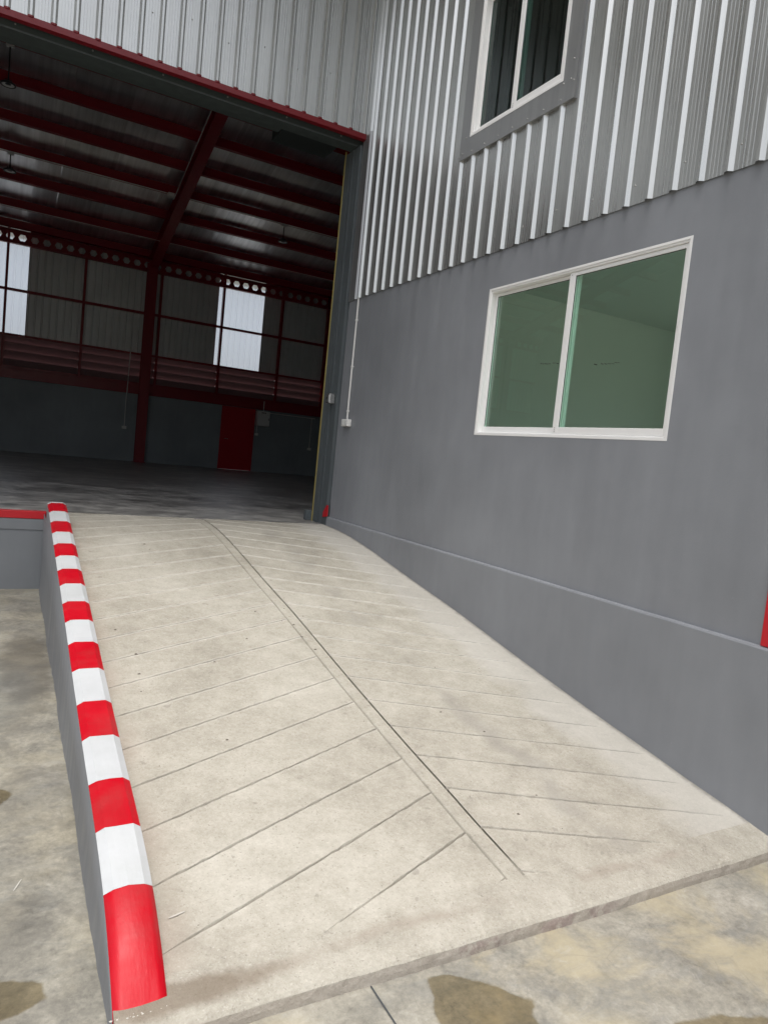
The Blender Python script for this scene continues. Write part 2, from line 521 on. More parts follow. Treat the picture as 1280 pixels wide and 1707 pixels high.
def kerb_paint(name, col, dirt, rough):
    m, n, l, p = mat(name); g = NT(m)
    P = g.pos()
    f = g.noise(P, 5, 5, 0.65)
    c = g.mix(f, tuple(x * .86 for x in col), tuple(min(1, x * 1.1) for x in col))
    du = g.ramp(g.noise(P, 3.1, 6, 0.7, 0.3), [(0.48, 0.0), (0.72, 1.0)])
    c = g.mix(g.math('MULTIPLY', du, 0.35), c, dirt)
    sc = g.ramp(g.noise(g.mapping(P, (60, 9, 9)), 1.0, 5, 0.75), [(0.66, 0.0), (0.72, 1.0)])
    c = g.mix(g.math('MULTIPLY', sc, 0.45), c, dirt)
    l.new(c, p.inputs['Base Color'])
    l.new(g.maprange(f, 0.3, 0.7, rough - .08, rough + .12), p.inputs['Roughness'])
    p.inputs['Specular IOR Level'].default_value = 0.32
    h = g.math('ADD', g.math('MULTIPLY', g.noise(P, 60, 4, 0.6), 0.5), g.math('MULTIPLY', g.noise(g.mapping(P, (60, 6, 20)), 1.0, 3), 0.8))
    l.new(g.bump(h, 0.35, 0.004), p.inputs['Normal'])
    return m
M_red = kerb_paint('red_kerb_paint', (0.50, 0.002, 0.012), (0.30, 0.06, 0.055), 0.38)
M_white = kerb_paint('white_kerb_paint', (0.525, 0.54, 0.55), (0.40, 0.42, 0.40), 0.55)
M_rededge = simple('red_edge_paint', (0.50, 0.010, 0.018), 0.40, var=0.1)
M_steel = simple('red_steel_primer', (0.22, 0.004, 0.012), 0.42, var=0.12, nscale=3)
M_trim = simple('red_trim', (0.17, 0.003, 0.008), 0.38, var=0.08)
M_reddoor = simple('red_door_paint', (0.43, 0.005, 0.014), 0.42, var=0.06)
M_lintel = simple('green_grey_steel', (0.062, 0.078, 0.076), 0.45, 0.1, var=0.12, nscale=3)
M_jamb = simple('weathered_grey_jamb', (0.105, 0.122, 0.13), 0.5, 0.15, var=0.35, nscale=2.2, stretch=(6, 6, 0.8))
M_yellow = simple('yellow_seal', (0.33, 0.265, 0.08), 0.6, var=0.15)
M_alu = simple('white_powder_coat', (0.80, 0.80, 0.79), 0.35, var=0.03)
M_plastic = simple('white_plastic', (0.70, 0.70, 0.68), 0.4, var=0.03)
M_cab = simple('cabinet_grey_white', (0.62, 0.63, 0.62), 0.4, var=0.04)
M_black = simple('black_plastic', (0.02, 0.02, 0.022), 0.45)
M_stain = simple('stainless_box', (0.55, 0.55, 0.54), 0.3, 0.9, var=0.1)
M_screw = simple('screw_steel', (0.35, 0.35, 0.34), 0.45, 0.6)
M_room = simple('white_room_paint', (0.80, 0.80, 0.76), 0.7, var=0.05, nscale=1.5)
M_ceilroom = simple('room_ceiling_paint', (0.76, 0.76, 0.73), 0.8)
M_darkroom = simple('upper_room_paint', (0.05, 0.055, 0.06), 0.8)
M_roof = simple('roof_sheet_outside', (0.45, 0.46, 0.46), 0.4, 0.5)
M_added_eave = simple('added_eave_lining', (0.52, 0.53, 0.53), 0.6, var=0.05)
M_dark = simple('dark_drum_steel', (0.018, 0.024, 0.024), 0.6)
M_rubber = simple('gasket', (0.02, 0.02, 0.02), 0.6)
M_lens = simple('lamp_reflector', (0.85, 0.86, 0.86), 0.4)
M_louv = simple('louvre_red_brown', (0.30, 0.18, 0.19), 0.45, 0.2, var=0.15, nscale=4)
M_joint = simple('joint_sealant', (0.06, 0.065, 0.07), 0.7)
M_scuff = simple('scuff_mark', (0.06, 0.055, 0.05), 0.8)
M_grit = simple('grit', (0.12, 0.10, 0.08), 0.8, var=0.4, nscale=30)
M_patch = simple('chalk_mark', (0.52, 0.50, 0.45), 0.8)

# foil insulation under the roof
M_foil, n, l, p = mat('foil_insulation'); g = NT(M_foil)
P = g.pos(); inf = g.node('ShaderNodeObjectInfo')
st = g.noise(g.mapping(P, (9, 0.5, 0.5)), 1.0, 5, 0.65)
c = g.ramp(g.math('ADD', st, g.math('MULTIPLY', g.math('SUBTRACT', inf.outputs['Random'], 0.5), 0.35)), [(0.25, (0.50, 0.51, 0.53)), (0.75, (0.80, 0.81, 0.84))])
l.new(c, p.inputs['Base Color'])
p.inputs['Metallic'].default_value = 0.9
p.inputs['Roughness'].default_value = 0.33
l.new(g.bump(g.noise(g.mapping(P, (5, 0.7, 0.7)), 1.0, 3), 0.35, 0.03), p.inputs['Normal'])

def glass(name, tint, refl=1.0):
    m, n, l, p = mat(name)
    n.remove(p)
    o = n['Material Output']
    t = n.new('ShaderNodeBsdfTransparent'); t.inputs[0].default_value = (*tint, 1)
    gl = n.new('ShaderNodeBsdfGlossy'); gl.inputs[0].default_value = (refl, refl, refl, 1); gl.inputs['Roughness'].default_value = 0.01
    fr = n.new('ShaderNodeFresnel')
    gm = n.new('ShaderNodeNewGeometry')              # same reflectance from either side of a thin pane
    io = n.new('ShaderNodeMapRange')
    io.inputs[3].default_value = 1.5; io.inputs[4].default_value = 1 / 1.5
    l.new(gm.outputs['Backfacing'], io.inputs[0]); l.new(io.outputs[0], fr.inputs[0])
    mx = n.new('ShaderNodeMixShader')
    l.new(fr.outputs[0], mx.inputs[0]); l.new(t.outputs[0], mx.inputs[1]); l.new(gl.outputs[0], mx.inputs[2])
    l.new(mx.outputs[0], o.inputs[0])
    return m
M_glass = glass('green_tinted_glass', (0.85, 1.0, 0.925))
M_clear = glass('clear_glass', (0.95, 0.96, 0.95))      # per surface of a pane
M_glass2 = glass('dark_tinted_glass', (0.45, 0.60, 0.56))

# ------------------------------------------------------------------ ramp profile
PY = [1.93, 2.0, 2.25, 2.5, 2.77, 3.19, 3.93, 5.0, 5.5, 6.1, 6.75, 7.3, 7.9, 8.3]
PZ = [.055, .070, .110, .143, .185, .245, .364, .550, .625, .720, .822, .885, .912, .915]
def zr(y):
    if y <= PY[0]: return PZ[0]
    if y >= PY[-1]: return PZ[-1]
    for i in range(len(PY) - 1):
        if y <= PY[i + 1]: break
    def sl_(k):
        if k <= 0: return (PZ[1] - PZ[0]) / (PY[1] - PY[0])
        if k >= len(PY) - 1: return 0.0
        return (PZ[k + 1] - PZ[k - 1]) / (PY[k + 1] - PY[k - 1])
    h = PY[i + 1] - PY[i]; t = (y - PY[i]) / h
    m0, m1 = sl_(i) * h, sl_(i + 1) * h
    return ((2 * t**3 - 3 * t**2 + 1) * PZ[i] + (t**3 - 2 * t**2 + t) * m0 + (-2 * t**3 + 3 * t**2) * PZ[i + 1] + (t**3 - t**2) * m1)
FLOOR = 0.915
def zg(y):                                   # apron surface, falls gently towards the viewer
    return 0.0 if y < 1.93 else min((y - 1.93) * 0.0203, 0.12)

# ------------------------------------------------------------------ ground
m = MB()
ys = [-600, -60, -8, 0, 1.0, 1.93, 2.5, 4, 6, 7.84, 60, 700]
xs = [-600, -60, -12, -4, 0, 4, 12, 60, 600]
m.grid([[(x, y, zg(y)) for x in xs] for y in ys])
ground = tag(m.build('ground', M_apron), kind='structure')
for (p0, p1) in (((1.203, 1.925), (1.222, -6.0)), ((-3.6, 7.8), (-3.6, -6.0)), ((-12, -1.6), (9, -1.6))):
    m = MB()
    a, b = Vector((*p0, 0)), Vector((*p1, 0)); d = (b - a).normalized(); nn = Vector((-d.y, d.x, 0)) * 0.003
    k = 12; L = []
    for i in range(k + 1):
        q = a.lerp(b, i / k); j = random.uniform(-.0012, .0012)
        L.append([(q.x - nn.x + j, q.y - nn.y, zg(q.y) + 0.003), (q.x + nn.x + j, q.y + nn.y, zg(q.y) + 0.003)])
    m.grid(L); m.build('joint', M_joint, ground)

# ------------------------------------------------------------------ warehouse floor slab
m = MB()
m.box(-12.0, 9.9, 7.905, 23.2, 0.2, FLOOR)
floor = tag(m.build('warehouse_floor', M_floor), kind='structure')

# ------------------------------------------------------------------ ramp
XW = 3.548                                     # face of the plinth beside the ramp
def kx(y): return 0.54 + 0.0077 * (y - 2.1)    # right-hand face of the kerb
m = MB()
L = []
yy = [2.0 + i * 0.1 for i in range(60)]
for y in yy + [7.904]:
    q = 0.0105 if y > 2.25 else 0.002
    L.append([(0.45, y, zr(y) - q), (XW + 0.02, y, zr(y) - q)])
m.grid(L)
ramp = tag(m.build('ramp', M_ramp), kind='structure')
gd = ramp.data.attributes.new('groove_dark', 'FLOAT', 'POINT')
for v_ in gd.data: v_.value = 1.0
SPL, SPR = 1.955, 2.047
YB, YT = 2.115, 7.898

def strip_panel(x0, x1, lo, hi, fade, nx=46):
    """concrete field between two scored lines lo(x), hi(x)"""
    rows = []
    for i in range(nx + 1):
        x = x0 + (x1 - x0) * i / nx
        a, b = lo(x), hi(x)
        a2, b2 = max(a, YB), min(b, YT)
        fd = fade(x)
        if a2 < 2.32: fd *= max(0, min(1, (max(b2, a2) - 2.16) / 0.10)) if b2 < 2.32 else 1
        g_ = 0.0066 * fd + 0.0002
        dp = 0.0095 * fd + 0.0003
        if b2 - a2 < 0.012:
            rows.append(None); continue
        ga = g_ if a > YB else 0.0; gb = g_ if b < YT else 0.0006
        da = dp if a > YB else 0.0; db = dp if b < YT else 0.0004
        j1, j2 = random.uniform(-.0028, .0022) * fd, random.uniform(-.0022, .0028) * fd
        A, B = a2 + (ga + j1 if a > YB else .0005), b2 - gb + j2
        bu = random.uniform(0.0003, 0.0026) * fd
        row = [(x, a2 + ga * 0.25, zr(a2) - da), (x, A, zr(A) + (bu if a > YB else 0)), (x, A + min(.016, (B - A) * .2), zr(A + min(.016, (B - A) * .2)))]
        for t in (0.25, 0.5, 0.75):
            q = A + (B - A) * t; row.append((x, q, zr(q)))
        row += [(x, B - min(.016, (B - A) * .2), zr(B - min(.016, (B - A) * .2))), (x, B, zr(B) + bu), (x, b2 - gb * 0.25, zr(b2) - db)]
        rows.append(row)
    run, runs = [], []
    for r_ in rows:
        if r_ is None:
            if len(run) > 1: runs.append(run)
            run = []
        else: run.append(r_)
    if len(run) > 1: runs.append(run)
    for run in runs:
        mm = MB(); mm.grid(run)
        ob = mm.build('panel', M_ramp, ramp)
        epale = ob.data.attributes.new('edge_pale', 'FLOAT', 'POINT')
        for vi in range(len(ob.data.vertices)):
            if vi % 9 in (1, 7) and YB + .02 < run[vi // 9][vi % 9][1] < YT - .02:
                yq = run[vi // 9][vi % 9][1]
                epale.data[vi].value = random.uniform(.4, 1.0) * min(1, fade(run[vi // 9][0][0])) * min(1, .12 + max(0, (yq - 3.0) / 2.4))  # edge tone gets paler further up the ramp
        gd = ob.data.attributes.new('groove_dark', 'FLOAT', 'POINT')
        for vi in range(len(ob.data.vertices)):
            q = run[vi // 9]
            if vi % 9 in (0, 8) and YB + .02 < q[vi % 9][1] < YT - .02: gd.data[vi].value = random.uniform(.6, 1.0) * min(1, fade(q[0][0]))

def fl(x): return min(1, max(0, (x - 0.55) / 0.08)) * 0.8 + 0.2
def fr_(x): return 1.25 * min(1, max(0, (3.51 - x) / 0.18))
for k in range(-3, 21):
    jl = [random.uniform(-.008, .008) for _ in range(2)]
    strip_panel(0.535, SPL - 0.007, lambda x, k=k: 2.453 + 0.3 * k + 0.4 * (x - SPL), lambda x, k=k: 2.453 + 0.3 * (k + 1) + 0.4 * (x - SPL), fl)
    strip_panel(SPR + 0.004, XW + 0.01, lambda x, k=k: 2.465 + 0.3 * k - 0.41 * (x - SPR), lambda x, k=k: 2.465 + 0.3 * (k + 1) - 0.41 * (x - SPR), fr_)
# raised spine between the two scored lines
m = MB(); L = []
y = YB
while y < YT:
    j = random.uniform(-.0015, .0015); j2 = random.uniform(-.0015, .0015)
    L.append([(SPL + .0012, y, zr(y) - .0075), (SPL + .008 + j, y, zr(y)), ((SPL + SPR) / 2, y, zr(y) + .0005), (SPR - .008 + j2, y, zr(y)), (SPR - .0012, y, zr(y) - .0075)])
    y += 0.07
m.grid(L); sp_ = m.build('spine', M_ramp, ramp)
gd = sp_.data.attributes.new('groove_dark', 'FLOAT', 'POINT')
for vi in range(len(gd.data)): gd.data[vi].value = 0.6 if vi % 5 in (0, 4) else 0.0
# foot of the ramp: a rough band with a broken front edge
m = MB(); L = []
nx = 70
for i in range(nx + 1):
    x = 0.381 + (XW + 0.01 - 0.381) * i / nx
    e = random.uniform(-.0012, .0012) + 0.004 * sin(x * 2.3) + 0.002 * sin(x * 7.1 + 1)
    t = random.uniform(-.0025, .001)
    row = [(x, 1.926 + e, -0.01), (x, 1.928 + e + random.uniform(-.002, .002), 0.022), (x, 1.932 + e, 0.046 + t), (x, 1.942 + e, 0.056 + t * .5),
           (x, 1.985, zr(1.985) + random.uniform(-.0006, .0006)), (x, 2.04, zr(2.04) + random.uniform(-.0006, .0006)), (x, 2.075, zr(2.075) - 0.001 + random.uniform(-.0006, .0006)), (x, YB - .0005, zr(YB) - .0004), (x, YB + .03, zr(YB + .03) - .0012)]
    L.append(row)
m.grid(L); m.poly(L[0] + [(0.381, YB, -0.01)]); m.build('ramp_lip', M_lip, ramp, smooth=False)
# bits of grit and dry leaves lying on the ramp
m = MB()
def speck(x, y, s, z):
    n = 5; k0 = random.random() * 6
    pts = [(x + s * random.uniform(.6, 1.2) * cos(k0 + i * 2 * pi / n) * 1.6, y + s * random.uniform(.6, 1.2) * sin(k0 + i * 2 * pi / n), z) for i in range(n)]
    top = (x, y, z + s * 0.7)
    for i in range(n): m.poly([pts[i], pts[(i + 1) % n], top])
for (x, y) in ((1.25, 4.25), (2.0, 5.05), (2.06, 5.15), (1.97, 4.75), (1.96, 4.55), (2.1, 4.9), (1.98, 4.35), (1.2, 6.6), (1.22, 6.45), (0.72, 4.75), (0.80, 4.4), (0.78, 4.15), (0.76, 3.95), (2.6, 3.2), (2.75, 4.0), (2.45, 3.45), (1.75, 5.0), (1.55, 4.55), (1.9, 4.82), (2.3, 2.5), (2.5, 2.6), (1.1, 3.4)):
    speck(x, y, random.uniform(.006, .011), zr(y) - .001)
for _ in range(70):
    x, y = random.uniform(.65, 3.4), random.uniform(2.15, 7.6)
    speck(x, y, random.uniform(.002, .0045), zr(y) - .001)
tag(m.build('grit', M_grit), 'dark grit and leaf crumbs scattered over the pale ramp', 'grit', kind='stuff')

# ------------------------------------------------------------------ kerb
SB = [7.30, 6.985, 6.668, 6.36, 6.05, 5.755, 5.455, 5.149, 4.835, 4.551, 4.25, 3.93, 3.59, 3.275, 2.94, 2.644, 2.358, 2.02]
def ktop(y):
    b = zr(y) + 0.142 + max(0, (y - 6.6)) * 0.03
    if y < 2.70:
        t = max(0, (y - 2.02) / 0.68)
        b = zr(y) - 0.012 + 0.154 * (1 - (1 - t) ** 2.6)
    return b
def kerb_section(y):
    x1 = kx(y); x0 = x1 - 0.16; z = ktop(y)
    c = 0.017
    dm = 1.06 + max(0, min(1, (2.55 - y) / .3)) * .35
    if y < 2.2: c = 0.017 * max(0.15, (y - 2.0) / 0.20)
    low = min(z - .03, zr(y) - .03)
    return [(x0, y, low), (x0, y, z), (x0 + .031, y, z + c), (x0 + .08, y, z + c * dm), (x1 - .028, y, z + c), (x1, y, z), (x1, y, min(z - .01, zr(y) - .03))]
kerb = empty('kerb', 'red and white striped concrete kerb along the open side of the ramp', 'kerb', (0.46, 4.5, 0))
def off(o, base):
    o.location = tuple(-c for c in base); return o
KB = (0.46, 4.5, 0)
# grey side wall of the ramp under the stripes
m = MB(); L = []
for i in range(80):
    y = 2.022 + (7.828 - 2.022) * i / 79
    x0 = kx(y) - 0.16
    yc = min(y, 7.29)
    j = 0.004 * sin(y * 4.1) + random.uniform(-.002, .002)
    tp = ktop(yc) - 0.001 if y < 7.31 else zr(y) - 0.012
    L.append([(x0 - .010 + j, y, zg(y) - .02), (x0 - .006 + j, y, zg(y) + .012), (x0 - .0015 + j * .3, y, zg(y) + (tp - zg(y)) * .45), (x0 - .001, y, tp - .004), (x0 + .003, y, tp)])
m.grid(L)
off(m.build('side_wall', M_curbgrey, kerb, smooth=True), KB)
wobble = [[random.uniform(-.004, .004) for _ in range(8)] for _ in range(len(SB) + 1)]
for i in range(len(SB) - 1):
    ya, yb = SB[i + 1], SB[i]
    n = 6 if i < len(SB) - 3 else 30
    m = MB()
    L = [kerb_section(ya + (yb - ya) * (0.002 if q == 0 else q / n)) for q in range(n + 1)]
    if i < len(SB) - 2:
        L[0] = [(p_[0], p_[1] + wobble[i + 1][q], p_[2]) for q, p_ in enumerate(L[0])]
    if i > 0:
        L[-1] = [(p_[0], p_[1] + wobble[i][q], p_[2]) for q, p_ in enumerate(L[-1])]
    m.grid(L)
    if i == 0: m.poly(L[-1])
    if i == len(SB) - 2: m.poly(L[0])
    mt = M_white if i % 2 == 0 else M_red
    st_ = off(m.build('stripe', M_red if i % 2 == 0 else M_white, kerb, smooth=(i == len(SB) - 2)), KB)
    if i == 0: st_['label'] = 'red stripe at the upper end of the kerb'
    if i == len(SB) - 2: st_['label'] = 'rounded red nose at the foot of the kerb'
m = MB(); L = [kerb_section(7.301), kerb_section(7.345)]
m.grid(L); m.poly(L[1]); off(m.build('end_cap', M_white, kerb), KB)
# chips where the nose meets the slab
m = MB()
for _ in range(16):
    x = random.uniform(.37, .55); speck(x, 2.012 + random.uniform(-.008, .004), random.uniform(.002, .004), zr(2.0) + .0005)
ch = off(m.build('paint_chips', M_patch, kerb), KB); ch['kind'] = 'stuff'

# ------------------------------------------------------------------ dock wall to the left of the ramp
dock = empty('dock_wall', 'grey loading dock wall with a red painted top edge left of the ramp', 'wall', (-5, 7.83, 0))
DB = (-5, 7.83, 0)
m = MB(); m.box(-12, 0.445, 7.83, 7.904, 0.0, 0.725); off(m.build('wall', M_dock, dock), DB)
m = MB(); m.box(-12, 0.4455, 7.822, 7.9045, 0.727, 0.838, .003); off(m.build('top_band', M_dock, dock), DB)
m = MB(); m.box(-12, 0.446, 7.818, 7.905, 0.841, FLOOR + .003, .004); off(m.build('red_edge', M_rededge, dock), DB)

# ------------------------------------------------------------------ warehouse
WH = (0, 7.83, 0)
wh = empty('warehouse', 'warehouse with pale ribbed steel facade, open shutter door and dark red steel frame inside', 'warehouse', WH)
def W(m, name, mt, par=None, **k):
    o = m.build(name, mt, par or wh, **k)
    if par is None: off(o, WH)
    return o
PITCH = 0.1903
def rib_profile(ua, ub, u0, pitch=PITCH, h=0.025, base=0.060, top=0.020, flip=False):
    """(u, height) polyline of ribbed sheet between ua and ub; ribs start at u0 + k*pitch"""
    pts = []
    k = math.floor((ua - u0) / pitch) - 1
    sl_ = (base - top) / 2
    while u0 + k * pitch < ub + pitch:
        a = u0 + k * pitch
        pts += [(a, 0), (a + sl_, h), (a + sl_ + top, h), (a + base, 0)]
        nm = 4
        fl_ = pitch - base
        for q in range(nm):
            c_ = a + base + fl_ * (q + 1) / (nm + 1)
            pts += [(c_ - .0045, 0), (c_ - .002, .0006), (c_ + .002, .0006), (c_ + .0045, 0)]
        k += 1
    def at(u):
        for (p0, p1) in zip(pts, pts[1:]):
            if p0[0] <= u <= p1[0]:
                t = (u - p0[0]) / max(1e-9, p1[0] - p0[0]); return p0[1] + (p1[1] - p0[1]) * t
        return 0
    res = [(ua, at(ua))] + [q for q in pts if ua + 1e-6 < q[0] < ub - 1e-6] + [(ub, at(ub))]
    return res
def sheet_x(ua, ub, u0, y, z0, z1, sgn, pitch=PITCH):     # sheet facing -y (sgn -1) or +y
    m = MB(); pr = rib_profile(ua, ub, u0, pitch)
    m.grid([[(u, y + sgn * h, z) for (u, h) in pr] for z in (z0, z1)]); return m
def sheet_y(ua, ub, u0, x, z0, z1):                       # sheet facing -x
    m = MB(); pr = rib_profile(ua, ub, u0)
    m.grid([[(x - h, u, z) for (u, h) in pr] for z in (z0, z1)]); return m

# --- facade cladding above the door: sheets of four ribs
FP = 0.1953; F0 = -0.152 - 0.03
YF = 7.825
k = -12
while True:
    ua = F0 - 0.015 + k * 4 * FP; ub = ua + 4 * FP
    if ua > 3.56: break
    ub = min(ub, 3.566)
    W(sheet_x(ua, ub, F0, YF, 5.545, 11.2, -1, FP), 'cladding_sheet', M_sheet)
    k += 1
m = MB(); m.box(-12, 3.75, 7.845, 7.90, 5.56, 11.2); W(m, 'facade_backing', M_sheet_in)
m = MB(); m.box(-12, -4.6, 7.80, 7.902, FLOOR - .2, 5.46); W(m, 'front_wall', M_wall)
# red trim folded under the sheets
m = MB(); m.extrude([(7.842, 5.562), (7.778, 5.553), (7.776, 5.492), (7.80, 5.488), (7.842, 5.488)], 'x', -12, 3.575); W(m, 'red_trim', M_trim)
kk = F0 - 60 * FP
m = MB()
while kk < 3.5:
    if kk > -4: m.extrude([(kk + .004, 7.777), (kk + .018, 7.768), (kk + .042, 7.768), (kk + .056, 7.777)], 'z', 5.548, 5.5645)
    kk += FP
o = W(m, 'trim_crimps', M_trim); o['kind'] = 'stuff'
# lintel of the shutter opening, soffit and its lower lip
m = MB(); m.box(-4.6, 3.80, 7.95, 8.14, 5.462, 5.70); W(m, 'door_lintel', M_lintel)
m = MB(); m.extrude([(7.949, 5.461), (7.936, 5.458), (7.936, 5.472), (7.949, 5.476)], 'x', -4.6, 3.54); W(m, 'lintel_lip', M_jamb)
# roll housing behind the lintel and the drum bracket at its right end
m = MB(); m.box(-4.5, 2.77, 8.20, 8.62, 5.62, 6.15, .01); W(m, 'shutter_housing', M_lintel)
m = MB(); m.box(2.772, 3.50, 8.30, 8.86, 5.60, 6.2, .008); W(m, 'drum_bracket', M_dark)
# jamb with guide channel
m = MB()
m.extrude([(3.545, 7.86), (3.60, 7.86), (3.60, 7.835), (3.82, 7.835), (3.82, 8.25), (3.54, 8.25), (3.54, 8.12), (3.552, 8.12), (3.552, 8.10), (3.54, 8.10), (3.54, 8.03), (3.556, 8.03), (3.556, 8.0), (3.545, 8.0)], 'z', FLOOR - .05, 5.455)
jamb = W(m, 'door_jamb', M_jamb)
m = MB(); m.box(3.530, 3.546, 8.2505, 8.262, FLOOR - .02, 5.50); W(m, 'edge_seal', M_yellow, jamb)
m = MB(); m.box(3.46, 3.53, 8.27, 8.36, FLOOR + .001, FLOOR + .13, .006); W(m, 'guide_foot', M_jamb, jamb)
m = MB(); m.extrude([(7.80, 1.024), (7.93, 1.0), (7.93, 1.06), (7.84, 1.16), (7.80, 1.16)], 'x', 3.535, 3.544); W(m, 'red_kick_plate', M_rededge)
m = MB(); m.box(-4.66, -4.44, 8.0, 8.25, FLOOR - .05, 5.455); W(m, 'door_jamb', M_jamb)

# unseen roof overhang, added to darken the head of the ramp and cladding reflections
m = MB(); m.extrude([(7.79, 9.05), (7.79, 8.75), (5.60, 8.52), (5.50, 8.54), (5.50, 8.80), (5.60, 8.82)], 'x', -12.3, 3.50); W(m, 'added_eave', M_added_eave)
# --- rear wall
YR = 23.0
B0 = Z0
m = MB(); m.box(-12, 6.32, YR, YR + .15, FLOOR - .2, 3.005); m.box(7.42, 9.9, YR, YR + .15, FLOOR - .2, 3.005); m.box(6.32, 7.42, YR, YR + .15, 2.97, 3.005); W(m, 'rear_wall', M_rear)
m = MB(); m.box(-12, 9.8, YR - .05, YR + .12, 3.008, 3.295, .006); W(m, 'bond_beam', M_steel)
# sheets and daylight panels
BAYS = [(-10.08, 'o')]
x = -11.9; sheets = []
trans = [(-1.08, 0.45), (5.94, 7.47)]
def is_trans(a):
    for (p, q) in trans:
        if p - .01 <= a < q - .01: return True
    return False
edges = [-12.1]
for (p, q) in trans:
    while edges[-1] + 0.765 < p - .2: edges.append(edges[-1] + 0.765)
    edges += [p, (p + q) / 2, q]
while edges[-1] + 0.765 < 9.7: edges.append(edges[-1] + 0.765)
edges.append(9.85)
for a, b in zip(edges, edges[1:]):
    t = is_trans(a)
    W(sheet_x(a, b, a + .01, YR + .135, 4.20, 7.6, 1), 'daylight_panel' if t else 'cladding_sheet', M_trans if t else M_sheet_in)
# red louvre slats under the sheets
POSTS = [-10.3, -8.25, -6.2, -4.15, -2.15, -0.09, 1.94, 4.12, 6.08, 8.09, 9.78]
for a, b in zip(POSTS, POSTS[1:]):
    if b < -3: continue
    for q in range(4):
        z = 3.34 + q * 0.235
        m = MB()
        m.extrude([(YR + .02, z + .215), (YR + .012, z + .19), (YR + .03, z + .185), (YR + .135, z - .012), (YR + .15, z - .004)], 'x', a + .035, b - .035)
        W(m, 'louvre_slat', M_louv)
m = MB(); m.box(-12, -2.19, YR + .02, YR + .15, 3.30, 4.24); W(m, 'louvre_band', M_louv)
m = MB(); m.box(-2.18, 9.74, YR + .01, YR + .13, 3.297, 3.365); W(m, 'louvre_sill', M_steel)
m = MB(); m.box(9.742, 9.835, YR - .02, YR + .14, 3.297, 7.4); W(m, 'post', M_steel)
# posts and rails
for i, a in enumerate(POSTS[1:-1]):
    m = MB(); m.box(a - .035, a + .035, YR - .02, YR + .11, 3.30, 7.4); W(m, 'post', M_steel)
m = MB(); m.box(-12, 9.8, YR - .005, YR + .10, 5.46, 5.53); W(m, 'girt', M_steel)
m = MB(); m.box(-12, 9.8, YR - .005, YR + .10, 4.205, 4.265); W(m, 'girt', M_steel)
m = MB(); m.box(-12, 9.8, YR - .03, YR + .05, 7.30, 7.42); W(m, 'eave_strut', M_steel)
# castellated beam with hexagonal openings
m = MB()
zb, zt = 6.745, 7.105; CP = 0.3085
c_ = -11.9 + 0.0
yb = YR - .10
n0 = -0.055 - 38 * CP
cx = n0
hh, hw, hq = 0.088, 0.108, 0.056
while cx < 9.75:
    for yq in (yb, yb + .012):
        A = lambda u, v: (cx + u, yq, 6.925 + v)
        lo, hi = zb - 6.925, zt - 6.925
        m.quad(A(-CP / 2, hi), A(CP / 2, hi), A(hq, hh), A(-hq, hh))
        m.quad(A(-CP / 2, lo), A(CP / 2, lo), A(hq, -hh), A(-hq, -hh))
        m.quad(A(-CP / 2, hi), A(-hq, hh), A(-hw, 0), A(-CP / 2, 0)); m.quad(A(-CP / 2, lo), A(-hq, -hh), A(-hw, 0), A(-CP / 2, 0))
        m.quad(A(CP / 2, hi), A(hq, hh), A(hw, 0), A(CP / 2, 0)); m.quad(A(CP / 2, lo), A(hq, -hh), A(hw, 0), A(CP / 2, 0))
    H = [(-hq, hh), (hq, hh), (hw, 0), (hq, -hh), (-hq, -hh), (-hw, 0)]
    for q in range(6):
        a, b = H[q], H[(q + 1) % 6]
        m.quad((cx + a[0], yb, 6.925 + a[1]), (cx + b[0], yb, 6.925 + b[1]), (cx + b[0], yb + .012, 6.925 + b[1]), (cx + a[0], yb + .012, 6.925 + a[1]))
    cx += CP
m.box(-12, 9.8, yb - .06, yb + .072, zb - .014, zb - .001); m.box(-12, 9.8, yb - .06, yb + .072, zt + .001, zt + .014)
W(m, 'castellated_beam', M_steel)
# columns and rafters of the portal frames
def zraf(y): return 5.67 + Z0 + (20.24 - y) * 0.275
RIDGE = 15.4
def I_col(x, y, z0, z1):
    m = MB(); b, d = .135, .16
    m.box(x - b, x + b, y - d, y - d + .014, z0, z1); m.box(x - b, x + b, y + d - .014, y + d, z0, z1); m.box(x - .005, x + .005, y - d + .014, y + d - .014, z0, z1)
    return m
for x in (-10.2, -3.22, 3.775):
    col = W(I_col(x, 22.76, FLOOR, 7.0), 'column', M_steel)
    m = MB(); m.box(x - .17, x + .17, 22.56, 22.94, FLOOR + .001, FLOOR + .02); W(m, 'base_plate', M_steel, col)
    b = .13
    for (ya, yb_) in ((22.92, RIDGE), (8.3, RIDGE)):
        m = MB()
        f = zraf if ya > RIDGE else (lambda y: zraf(2 * RIDGE - y))
        def slab(x0, x1, za, zb_):
            P = [(x0, ya, f(ya) + za), (x1, ya, f(ya) + za), (x1, ya, f(ya) + zb_), (x0, ya, f(ya) + zb_)]
            Q = [(p_[0], yb_, f(yb_) + (p_[2] - f(ya))) for p_ in P]
            n = len(m.v); m.v += P + Q
            for q in range(4): m.f.append((n + q, n + (q + 1) % 4, n + 4 + (q + 1) % 4, n + 4 + q))
            m.f.append((n, n + 1, n + 2, n + 3)); m.f.append((n + 4, n + 5, n + 6, n + 7))
        slab(x - b, x + b, 0, .014); slab(x - .005, x + .005, .014, .372); slab(x - b, x + b, .372, .386)
        W(m, 'rafter', M_steel)
